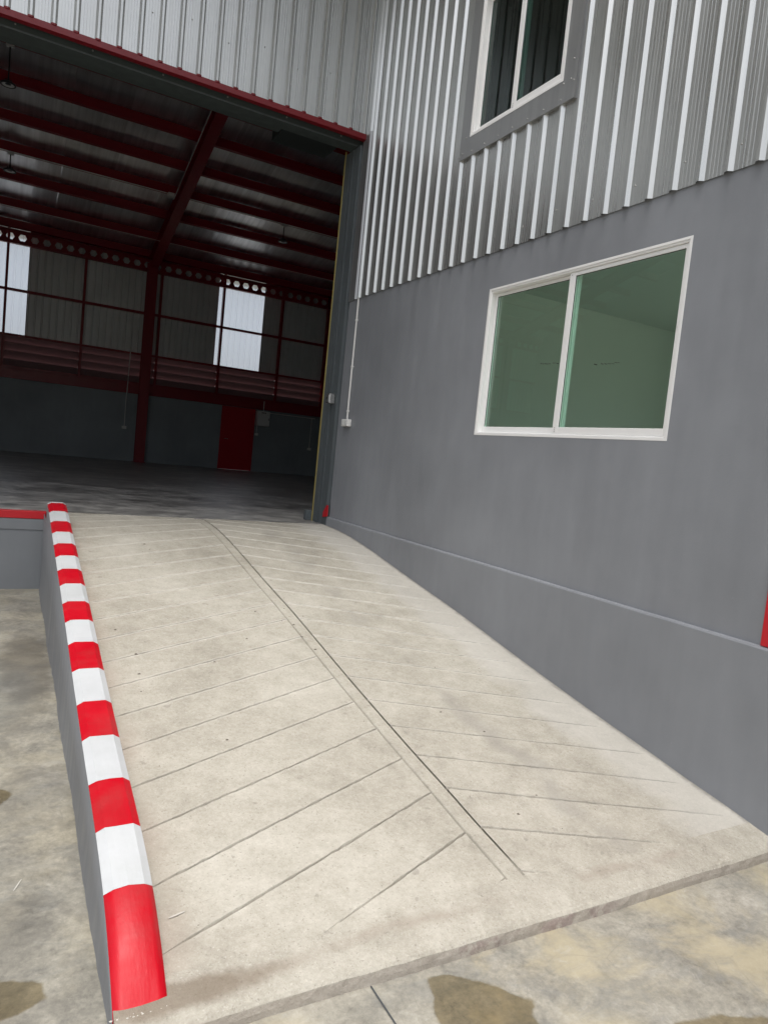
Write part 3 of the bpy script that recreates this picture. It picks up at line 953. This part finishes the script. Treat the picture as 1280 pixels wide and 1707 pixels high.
# purlins
for y in (15.4, 16.17, 17.25, 18.42, 19.5, 20.63, 21.83, 22.85):
    z = zraf(y) + .40; t = -0.275
    m = MB()
    pr = [(-.04, 0), (.04, 0), (.04, .025), (.035, .025), (.035, .005), (-.035, .005), (-.035, .197), (.035, .197), (.035, .18), (.04, .18), (.04, .202), (-.04, .202)]
    m.extrude([(y + u, z + v + t * u) for (u, v) in pr], 'x', -12, 9.8)
    W(m, 'purlin', M_steel)
for y in (9.0, 10.2, 11.4, 12.6, 13.8):
    z = zraf(2 * RIDGE - y) + .40
    m = MB(); m.box(-12, 9.8, y - .035, y + .035, z, z + .15); W(m, 'purlin', M_steel)
# foil faced insulation rolls between purlins and roof sheet
x = -12.0; wd = 1.18
while x < 9.8:
    b = min(x + wd, 9.82)
    dz = random.uniform(-.006, .006); tl = random.uniform(-.006, .006)
    m = MB(); z1 = lambda y: zraf(y) + .625
    L = []
    for y in (23.2, 22.2, 21.2, 20.1, 19.0, 17.85, 16.7, 15.4):
        sg = random.uniform(-.012, .004)
        L.append([(x, y, z1(y) + .004), (x + .02, y, z1(y) + dz), (x + wd * .5, y, z1(y) + sg), (b - .006, y, z1(y) + dz + tl), (b, y, z1(y) + .006)])
    m.grid(L); W(m, 'insulation_strip', M_foil)
    x += wd
m = MB()
def roofslab(ya, za, yb_, zb_):
    m.extrude([(ya, za), (yb_, zb_), (yb_, zb_ + .06), (ya, za + .06)], 'x', -12.3, 10.1)
roofslab(23.9, zraf(23.9) + .66, RIDGE, zraf(RIDGE) + .66)
W(m, 'roof', M_roof)
m = MB(); m.extrude([(7.9, zraf(22.9) + .66), (RIDGE, zraf(RIDGE) + .66), (RIDGE, zraf(RIDGE) + .72), (7.9, zraf(22.9) + .72)], 'x', -12.3, 10.1); W(m, 'roof', M_roof)
# side walls
m = MB(); m.extrude([(7.905, FLOOR - .3), (23.2, FLOOR - .3), (23.2, zraf(23.2) + .6), (RIDGE, zraf(RIDGE) + .6), (7.905, zraf(22.9) + .6)], 'x', 9.82, 9.98); W(m, 'side_wall', M_rear)
m = MB(); m.extrude([(7.905, FLOOR - .3), (23.2, FLOOR - .3), (23.2, zraf(23.2) + .6), (RIDGE, zraf(RIDGE) + .6), (7.905, zraf(22.9) + .6)], 'x', -12.15, -12.0); W(m, 'side_wall', M_rear)
m = MB(); m.box(3.825, 9.8, 7.91, 8.2, FLOOR - .2, 7.3); W(m, 'front_wall', M_rear)
# steel door in the rear wall
m = MB(); m.box(6.33, 7.41, YR - .01, YR + .05, FLOOR + .004, 2.965, .004); dr = W(m, 'rear_door', M_reddoor); dr['label'] = 'dark red flush steel door in the rear wall'
m = MB()
for (a, b, c, d) in ((6.30, 6.345, FLOOR, 2.995), (7.395, 7.44, FLOOR, 2.995)): m.box(a, b, YR - .03, YR - .012, c, d)
m.box(6.346, 7.394, YR - .03, YR - .012, 2.95, 2.995)
W(m, 'frame', M_reddoor, dr); 
m = MB(); m.tube((6.45, YR - .06, 1.92), (6.57, YR - .06, 1.92), .012); m.tube((6.45, YR - .06, 1.92), (6.45, YR - .011, 1.92), .01); W(m, 'handle', M_stain, dr)
# facade screws
m = MB()
rows = [5.93, 6.62]
kk = 0
for zrow in (6.05, 7.0):
    for i in range(-6, 18):
        x = F0 + 0.125 + i * FP
        if x > 3.5: continue
        if i % 2 == (0 if zrow < 6.5 else 1): m.lathe([(.0, -.006), (.005, -.004), (.008, 0)], 6, (0, 0, 0)); 
        else: continue
        base = len(m.v) - 18
        for q in range(base, len(m.v)):
            vx, vy, vz = m.v[q]; m.v[q] = (x + vx, YF - .002 + vz, zrow + 0.05 * sin(i * 1.7) + vy)
for i in range(10):
    x = -2.8 + i * 0.68
    m.box(x - .008, x + .008, 7.938, 7.9495, 5.51, 5.526, .003)
o = W(m, 'screws', M_screw); o['kind'] = 'stuff'

# ------------------------------------------------------------------ office annex on the right
AX = (3.58, 5.0, 0)
an = empty('office_annex', 'grey rendered office block with ribbed steel upper storey on the right of the ramp', 'building', AX)
def A(m, name, mt, par=None, **k):
    o = m.build(name, mt, par or an, **k)
    if par is None: off(o, AX)
    return o
WX = 3.58
wy0, wy1, wz0, wz1 = 2.990, 4.990, 2.088, 3.312          # lower window opening
ny0 = -0.6                                               # near end of the annex
dy0, dy1 = 1.25, 2.206                                    # red door
m = MB()
T = .12
m.box(WX, WX + T, dy1, wy0, 0, 3.70); m.box(WX, WX + T, wy1, 7.83, 0, 3.70); m.box(WX, WX + T, wy0, wy1, 0, wz0); m.box(WX, WX + T, wy0, wy1, wz1, 3.70)
m.box(WX, WX + T, ny0, dy0, 0, 3.70); m.box(WX, WX + T, dy0, dy1, 3.15, 3.70); m.box(WX, WX + T, dy0, dy1, 0, 1.012)
A(m, 'wall', M_wall)
m = MB(); L = []
for i in range(60):
    y = ny0 + (7.84 - ny0) * i / 59
    j = random.uniform(-.0015, .0015)
    L.append([(XW, y, -.05), (XW + .001 + j * .3, y, .5), (XW, y, 1.002 + j), (XW + .006, y, 1.012 + j), (WX - .010, y, 1.013 + j), (WX + .004, y, 1.016 + j)])
m.grid(L); A(m, 'plinth', M_wall)
# red door just inside the right edge of the picture
m = MB(); m.box(WX + .02, WX + .07, dy0 + .05, dy1 - .05, 1.02, 3.10, .004); rd = A(m, 'side_door', M_rededge)
m = MB(); m.box(WX - .012, WX + .09, dy1 - .055, dy1 + .002, 1.016, 3.152, .003); m.box(WX - .012, WX + .09, dy0 - .002, dy0 + .055, 1.016, 3.152, .003); m.box(WX - .011, WX + .089, dy0 + .056, dy1 - .056, 3.10, 3.151, .003)
A(m, 'frame', M_rededge, rd)
m = MB(); m.tube((WX - .04, dy0 + .12, 2.0), (WX - .04, dy0 + .24, 2.0), .011); m.tube((WX - .04, dy0 + .12, 2.0), (WX + .021, dy0 + .12, 2.0), .011); A(m, 'handle', M_stain, rd)
# other outside walls and flat roof
m = MB(); m.box(3.70, 4.4, ny0, ny0 + .12, 0, 10.4); m.box(8.8, 9.5, ny0, ny0 + .12, 0, 10.4); m.box(4.4, 8.8, ny0, ny0 + .12, 0, 1.3); m.box(4.4, 8.8, ny0, ny0 + .12, 3.95, 10.4); A(m, 'front_wall', M_wall)
m = MB(); m.box(4.4, 8.8, ny0 + .05, ny0 + .056, 1.3, 3.95); A(m, 'added_front_pane', M_clear)  # unseen window, added to let daylight into the office room
m = MB(); m.box(9.5, 9.62, ny0, 1.0, 0, 10.4); m.box(9.5, 9.62, 6.0, 7.78, 0, 10.4); m.box(9.5, 9.62, 1.0, 6.0, 0, 1.8); m.box(9.5, 9.62, 1.0, 6.0, 3.8, 10.4); A(m, 'far_side_wall', M_wall)
m = MB(); m.box(9.55, 9.556, 1.0, 6.0, 1.8, 3.8); A(m, 'added_side_pane', M_clear)  # second unseen window, added to brighten the office room
m = MB(); m.box(3.50, 9.7, ny0 - .1, 7.82, 10.42, 10.6); A(m, 'roof', M_roof)
# room shells
m = MB(); m.box(3.702, 9.48, 7.60, 7.70, 0.95, 4.18); A(m, 'room_wall', M_room)
m = MB(); m.box(9.40, 9.48, ny0 + .13, 1.0, 0.95, 4.18); m.box(9.40, 9.48, 6.0, 7.598, 0.95, 4.18); m.box(9.40, 9.48, 1.0, 6.0, 0.95, 1.8); m.box(9.40, 9.48, 1.0, 6.0, 3.8, 4.18); A(m, 'room_wall', M_room)
m = MB(); m.box(3.702, 9.48, ny0 + .13, 7.70, 4.182, 4.26); A(m, 'room_ceiling', M_ceilroom)
m = MB(); m.box(3.702, 9.48, ny0 + .13, 7.70, 0.86, 0.948); A(m, 'room_floor', M_ceilroom)
m = MB(); m.box(3.76, 9.3, 7.40, 7.5, 4.3, 7.4); m.box(7.4, 7.5, 0, 7.39, 4.3, 7.4); m.box(3.76, 7.5, 0, 7.5, 7.42, 7.5); m.box(3.76, 7.39, -.1, -.02, 4.3, 7.4); A(m, 'upper_room', M_darkroom)
# scuffs on the room's end wall
m = MB()
for (xa, xb, z) in ((6.42, 6.74, 3.30), (7.40, 8.0, 3.44)):
    n = 9; 
    for i in range(n):
        if random.random() < .2: continue
        xx = xa + (xb - xa) * i / n; zz_ = z + (i / n) * (.06 if xa < 7 else .13) + random.uniform(-.006, .006)
        m.box(xx, xx + (xb - xa) / n * random.uniform(.5, 1.0), 7.597, 7.599, zz_, zz_ + random.uniform(.004, .012))
A(m, 'wall_scuff', M_scuff)

# --- ribbed cladding of the upper storey
CX = 3.571; CB = 3.626; CT = 10.4
R0 = 2.760
fy0, fy1, fz0 = 4.165, 5.648, 4.568                       # flashing rectangle round the upper window
fz1 = 6.25
def clad(ua, ub, z0, z1):
    if ub - ua < .01: return
    A(sheet_y(ua, ub, R0, CX, z0, z1), 'cladding_sheet', M_sheet)
u = R0 - .01 - 4 * PITCH * 5
while u < 7.60:
    a, b = u, min(u + 4 * PITCH, 7.603)
    a = max(a, ny0)
    if b > a:
        if b <= fy0 or a >= fy1: clad(a, b, CB, CT)
        else:
            if a < fy0: clad(a, fy0, CB, CT)
            if b > fy1: clad(fy1, b, CB, CT)
            clad(max(a, fy0), min(b, fy1), CB, fz0); clad(max(a, fy0), min(b, fy1), fz1, CT)
    u += 4 * PITCH
m = MB(); m.box(CX + .003, WX + .1, ny0, wy0 - .3, 3.703, CT); m.box(CX + .003, WX + .1, 5.50, 7.83, 3.703, CT); m.box(CX + .003, WX + .1, wy0 - .3, 4.31, 3.703, CT); m.box(CX + .003, WX + .1, 4.31, 5.50, 3.703, 4.742); m.box(CX + .003, WX + .1, 4.31, 5.50, 5.96, CT); A(m, 'upper_backing', M_flash)
# corner flashing beside the shutter opening and the drip at the foot of the sheets
m = MB(); m.extrude([(CX - .002, 7.604), (CX - .027, 7.625), (CX - .027, 7.64), (CX - .004, 7.66), (CX - .004, 7.842), (CX + .03, 7.842), (CX + .03, 7.604)], 'z', CB - .004, 5.53); A(m, 'corner_flashing', M_flash)
m = MB(); m.extrude([(CX - .002, 7.604), (CX - .027, 7.625), (CX - .027, 7.64), (CX - .004, 7.66), (CX - .004, 7.79), (CX + .03, 7.79), (CX + .03, 7.604)], 'z', 5.532, CT); A(m, 'corner_flashing', M_sheet)
# flat flashing frame round the upper window
uy0, uy1, uz0, uz1 = 4.314, 5.495, 4.746, 5.95
m = MB(); X0, X1 = CX - .031, CX + .002
m.box(X0, X1, fy0, fy1, fz0, uz0 - .003); m.box(X0, X1, fy0, uy0 - .003, uz0 - .003, uz1 + .003); m.box(X0, X1, uy1 + .003, fy1, uz0 - .003, uz1 + .003); m.box(X0, X1, fy0, fy1, uz1 + .003, fz1)
A(m, 'window_flashing', M_flash)
m = MB()
for i in range(8):
    y = R0 + PITCH * (8 + i) + .03
    if fy0 < y < fy1: m.lathe([(0, -.005), (.005, -.003), (.007, 0)], 6); base = len(m.v) - 18
    else: continue
    for q in range(base, len(m.v)):
        vx, vy, vz = m.v[q]; m.v[q] = (X0 + vz, y + vx, fz0 + .035 + vy)
for (y, z) in ((4.22, 4.72), (4.21, 4.86), (5.56, 4.75), (5.60, 4.62), (4.30, 4.715), (4.19, 4.70)):
    m.lathe([(0, -.005), (.005, -.003), (.007, 0)], 6); base = len(m.v) - 18
    for q in range(base, len(m.v)):
        vx, vy, vz = m.v[q]; m.v[q] = (X0 + vz, y + vx, z + vy)
for i in range(-4, 24):
    if i % 2: continue
    y = R0 + PITCH * i - .03
    m.lathe([(0, -.004), (.005, -.003), (.007, 0)], 6); base = len(m.v) - 18
    for q in range(base, len(m.v)):
        vx, vy, vz = m.v[q]; m.v[q] = (CX + vz, y + vx, CB + .14 + .02 * sin(i) + vy)
o = A(m, 'screws', M_screw); o['kind'] = 'stuff'

# --- sliding windows
def window(name, y0, y1, z0, z1, x, glassm, lab, fw_=.024, back=0.0):
    """two-leaf sliding window; x = outer face of frame; smaller y is nearer the viewer"""
    m = MB(); d = .085
    m.box(x, x + d, y0, y0 + fw_, z0, z1, .003); m.box(x, x + d, y1 - fw_, y1, z0, z1, .003)
    m.box(x + .0005, x + d - .0005, y0 + fw_ + .0003, y1 - fw_ - .0003, z0, z0 + fw_ * .8, .003); m.box(x + .0005, x + d - .0005, y0 + fw_ + .0003, y1 - fw_ - .0003, z1 - fw_, z1, .003)
    # raised outer bead
    wdw = A(m, 'window', M_alu); wdw['label'] = lab
    m = MB()
    m.box(x - .006, x - .0005, y0 - .008, y0 + .010, z0 - .008, z1 + .008); m.box(x - .006, x - .0005, y1 - .010, y1 + .008, z0 - .008, z1 + .008)
    m.box(x - .0055, x - .0005, y0 + .0105, y1 - .0105, z0 - .008, z0 + .008); m.box(x - .0055, x - .0005, y0 + .0105, y1 - .0105, z1 - .008, z1 + .008)
    A(m, 'frame_bead', M_alu, wdw)
    mid = (y0 + y1) / 2 + .018
    a0, a1 = z0 + fw_ * .8 + .002, z1 - fw_ - .002
    for (s0, s1, xo) in ((y0 + fw_ + .001, mid + .030, x + .010), (mid - .030, y1 - fw_ - .001, x + .046)):
        m = MB(); sw, dd = .058, .030
        bt = .048
        wl = .012 if s0 < mid - .1 else sw       # meeting stile wide, outer stiles slim
        m.box(xo, xo + dd, s0, s0 + (sw * .36 if xo < x + .03 else sw), a0, a1, .002); m.box(xo, xo + dd, s1 - (sw if xo < x + .03 else sw * .36), s1, a0, a1, .002)
        ia, ib = s0 + (sw * .36 if xo < x + .03 else sw), s1 - (sw if xo < x + .03 else sw * .36)
        m.box(xo + .0005, xo + dd - .0005, ia + .0003, ib - .0003, a0, a0 + bt, .002); m.box(xo + .0005, xo + dd - .0005, ia + .0003, ib - .0003, a1 - .026, a1, .002)
        sash = A(m, 'sash', M_alu, wdw)
        m = MB(); m.box(xo + .011, xo + .017, ia - .004, ib + .004, a0 + bt - .004, a1 - .022); A(m, 'pane', glassm, sash)
        m = MB()
        gq = .005
        m.box(xo + .008, xo + .0105, ia, ia + gq, a0 + bt, a1 - .026); m.box(xo + .008, xo + .0105, ib - gq, ib, a0 + bt, a1 - .026); m.box(xo + .008, xo + .0105, ia + gq, ib - gq, a1 - .026 - gq, a1 - .026)
        A(m, 'gasket', M_rubber, sash)
    m = MB()
    for zq in (a0 + .012, a0 + .026, a0 + .04, a1 - .02):
        m.box(x + .0085, x + .0099, mid + .003, mid + .008, zq, zq + .006)
    A(m, 'drain_holes', M_black, wdw)
    m = MB(); m.box(x + .004, x + .0095, y0 + fw_ + .004, y0 + fw_ + .016, (z0 + z1) / 2 + .08, (z0 + z1) / 2 + .12, .002); A(m, 'latch', M_alu, wdw)
    return wdw
window('window', wy0, wy1, wz0, wz1, WX + .004, M_glass, 'white framed sliding window with green tinted panes in the grey wall')
window('window', uy0, uy1, uz0, uz1, CX - .028, M_glass2, 'white framed sliding window with dark panes in the ribbed cladding', .030)

# ------------------------------------------------------------------ services
def thing_off(t, base, m, name, mt):
    return off(m.build(name, mt, t), base)
# exterior conduit with socket box
b = (3.56, 7.54, 2.13)
t = empty('conduit_drop', 'white conduit running down the grey wall to a small socket box near the shutter opening', 'conduit', b)
m = MB(); m.tube((3.566, 7.555, 2.20), (3.566, 7.555, 3.63), .0105, 10); thing_off(t, b, m, 'pipe', M_plastic)
m = MB(); m.box(3.525, 3.579, 7.455, 7.625, 2.128, 2.212, .006); bx_ = thing_off(t, b, m, 'socket_box', M_plastic)
m = MB(); m.box(3.519, 3.5245, 7.475, 7.525, 2.143, 2.197, .003); m.box(3.519, 3.5245, 7.555, 7.605, 2.143, 2.197, .003); m.build('cover', M_cab, bx_)
for z in (2.30, 2.82, 3.36):
    m = MB(); m.box(3.5535, 3.579, 7.540, 7.572, z, z + .022, .003); thing_off(t, b, m, 'clip', M_plastic)
# stainless control box on the jamb
b = (3.54, 7.95, 2.4)
t = empty('control_box', 'small steel shutter control box fixed to the door jamb', 'control box', b)
m = MB(); m.box(3.47, 3.5395, 7.90, 8.02, 2.40, 2.52, .006); thing_off(t, b, m, 'housing', M_stain)
m = MB(); m.box(3.462, 3.4695, 7.915, 8.005, 2.415, 2.505, .003); thing_off(t, b, m, 'cover', M_stain)
m = MB(); m.box(3.455, 3.4615, 7.95, 7.97, 2.445, 2.475, .002); thing_off(t, b, m, 'button', M_black)
# electrical cabinet
b = (7.68, 22.9, 2.45)
t = empty('electrical_cabinet', 'pale grey electrical cabinet on the rear wall right of the red door', 'cabinet', b)
m = MB(); m.box(7.46, 7.90, 22.80, 22.995, 2.46, 2.96, .008); thing_off(t, b, m, 'housing', M_cab)
m = MB(); m.box(7.475, 7.885, 22.785, 22.799, 2.475, 2.945, .005); dd = thing_off(t, b, m, 'door', M_cab)
m = MB(); m.box(7.845, 7.865, 22.775, 22.784, 2.66, 2.74, .003); m.build('latch', M_black, dd)
m = MB()
for i in range(3): m.box(7.60 + i * .055, 7.64 + i * .055, 22.781, 22.7845, 2.885, 2.92)
m.build('indicator', M_black, dd)
m = MB(); m.tube((7.70, 22.93, 2.962), (7.70, 22.93, 3.30), .012); thing_off(t, b, m, 'conduit', M_plastic)
m = MB(); m.tube((7.53, 22.97, 2.22), (7.53, 22.97, 2.458), .010); m.box(7.48, 7.585, 22.95, 22.995, 2.13, 2.21, .004); thing_off(t, b, m, 'socket', M_plastic)
# socket drops on the rear wall
def socket_drop(x, z0, z1, y, lab):
    b = (x, y, z0)
    t = empty('socket_drop', lab, 'socket', b, 'wall sockets fed by thin white conduits on the rear wall')
    m = MB(); m.box(x - .065, x + .065, y - .045, y, z0, z0 + .085, .004); bx = thing_off(t, b, m, 'box', M_plastic)
    m = MB(); m.tube((x, y - .02, z0 + .085), (x, y - .02, z1), .012); thing_off(t, b, m, 'pipe', M_plastic)
    m = MB(); m.box(x - .05, x - .008, y - .05, y - .0455, z0 + .015, z0 + .07); m.box(x + .008, x + .05, y - .05, y - .0455, z0 + .015, z0 + .07); m.build('cover', M_cab, bx)
socket_drop(3.31, 1.90, 3.0, 22.99, 'wall socket on the rear wall left of the red column')
for o in (COL.objects,): pass
m = MB(); m.tube((3.31, 22.90, 3.0), (3.33, 22.90, 4.25), .012); tag(m.build('conduit', M_plastic), 'thin white conduit crossing the louvres above the socket left of the column', 'conduit')
socket_drop(9.48, 1.81, 2.92, 22.99, 'wall socket on the rear wall beside the door jamb, rightmost inside')
m = MB(); m.tube((7.95, 22.96, 2.93), (9.60, 22.96, 2.93), .014); tag(m.build('conduit', M_plastic), 'horizontal conduit from the cabinet to the rightmost socket on the rear wall', 'conduit')
# conduits under the roof
yc_ = 19.5 - .05
zc = zraf(19.5) + .385
m = MB(); m.tube((-11.5, yc_, zc), (3.55, yc_, zc), .013); tag(m.build('conduit', M_plastic), 'pale conduit under the purlin left of the rafter', 'conduit')
m = MB(); m.tube((3.95, yc_, zc), (9.7, yc_, zc), .013); tag(m.build('conduit', M_plastic), 'pale conduit under the purlin right of the rafter', 'conduit')
m = MB(); m.tube((3.60, 19.35, zraf(19.35) + .20), (3.60, 15.6, zraf(15.6) + .20), .013); tag(m.build('conduit', M_plastic), 'pale conduit running up the left side of the rafter', 'conduit')
m = MB(); m.tube((-11.5, 21.77, zraf(21.83) + .385), (9.7, 21.77, zraf(21.83) + .385), .011); tag(m.build('conduit', M_plastic), 'thin pale conduit under the lowest purlin above the castellated beam', 'conduit')
m = MB(); m.box(3.46, 3.62, 19.36, 19.50, zraf(19.5) + .30, zraf(19.5) + .40, .006); tag(m.build('junction_box', M_plastic), 'small white junction box where two conduits meet at the rafter', 'junction box')

# pendant lamps
def pendant(x, y, zl, ztop, lab):
    b = (x, y, zl)
    t = empty('pendant_lamp', lab, 'lamp', b, 'round high bay lamps hanging from the purlins')
    m = MB(); m.lathe([(0.0, .075), (.05, .075), (.055, .06), (.10, .05), (.135, .028), (.14, .012), (.138, 0), (.118, -.004), (.112, .006)], 28); m.build('housing', M_black, t, smooth=True)
    m = MB(); m.lathe([(.112, .006), (.085, .020), (.055, .022)], 28); m.build('reflector', M_lens, t, smooth=True)
    m = MB(); m.lathe([(.055, .020), (.03, .012), (0, .010)], 20); m.build('led_board', M_black, t)
    m = MB()
    for i in range(16):
        q = 2 * pi * i / 16
        m.tube((.06 * cos(q), .06 * sin(q), .055), (.06 * cos(q), .06 * sin(q), .10), .006, 4)
    m.build('cooling_fins', M_black, t)
    m = MB(); m.tube((0, 0, .075), (0, 0, ztop - zl), .014, 8); m.build('rod', M_black, t)
    m = MB(); m.box(-.07, .07, -.05, .05, ztop - zl, ztop - zl + .07, .005); m.build('ceiling_box', M_cab, t)
pendant(-0.225, 16.15, 6.405 + Z0, zraf(16.17) + .32, 'round black high bay lamp nearest the shutter lintel, its white reflector facing down')
pendant(-0.136, 19.47, 5.81 + Z0, zraf(19.5) + .32, 'round high bay lamp under the conduit purlin at the far left')
pendant(6.67, 19.47, 5.76 + Z0, zraf(19.5) + .32, 'round high bay lamp under the conduit purlin right of the rafter')

# drop chalk marks on the apron and ramp
def mark(x0, y0, x1, y1, wd, zf, lab):
    m = MB(); a, b_ = Vector((x0, y0, 0)), Vector((x1, y1, 0)); d = (b_ - a).normalized(); nn = Vector((-d.y, d.x, 0)) * wd
    L = []
    for i in range(6):
        q = a.lerp(b_, i / 5); s = (0.35, .9, 1, .9, .8, .3)[i]
        L.append([(q.x - nn.x * s, q.y - nn.y * s, zf(q.y) + .0035), (q.x + nn.x * s, q.y + nn.y * s, zf(q.y) + .0035)])
    m.grid(L); tag(m.build('paint_drip', M_patch), lab, 'paint mark')
mark(0.130, 2.83, 0.160, 2.90, .0025, zg, 'small white paint streak on the apron left of the kerb')
mark(0.60, 2.335, 0.66, 2.35, .0045, zr, 'pale paint streak on the ramp beside the red kerb nose')
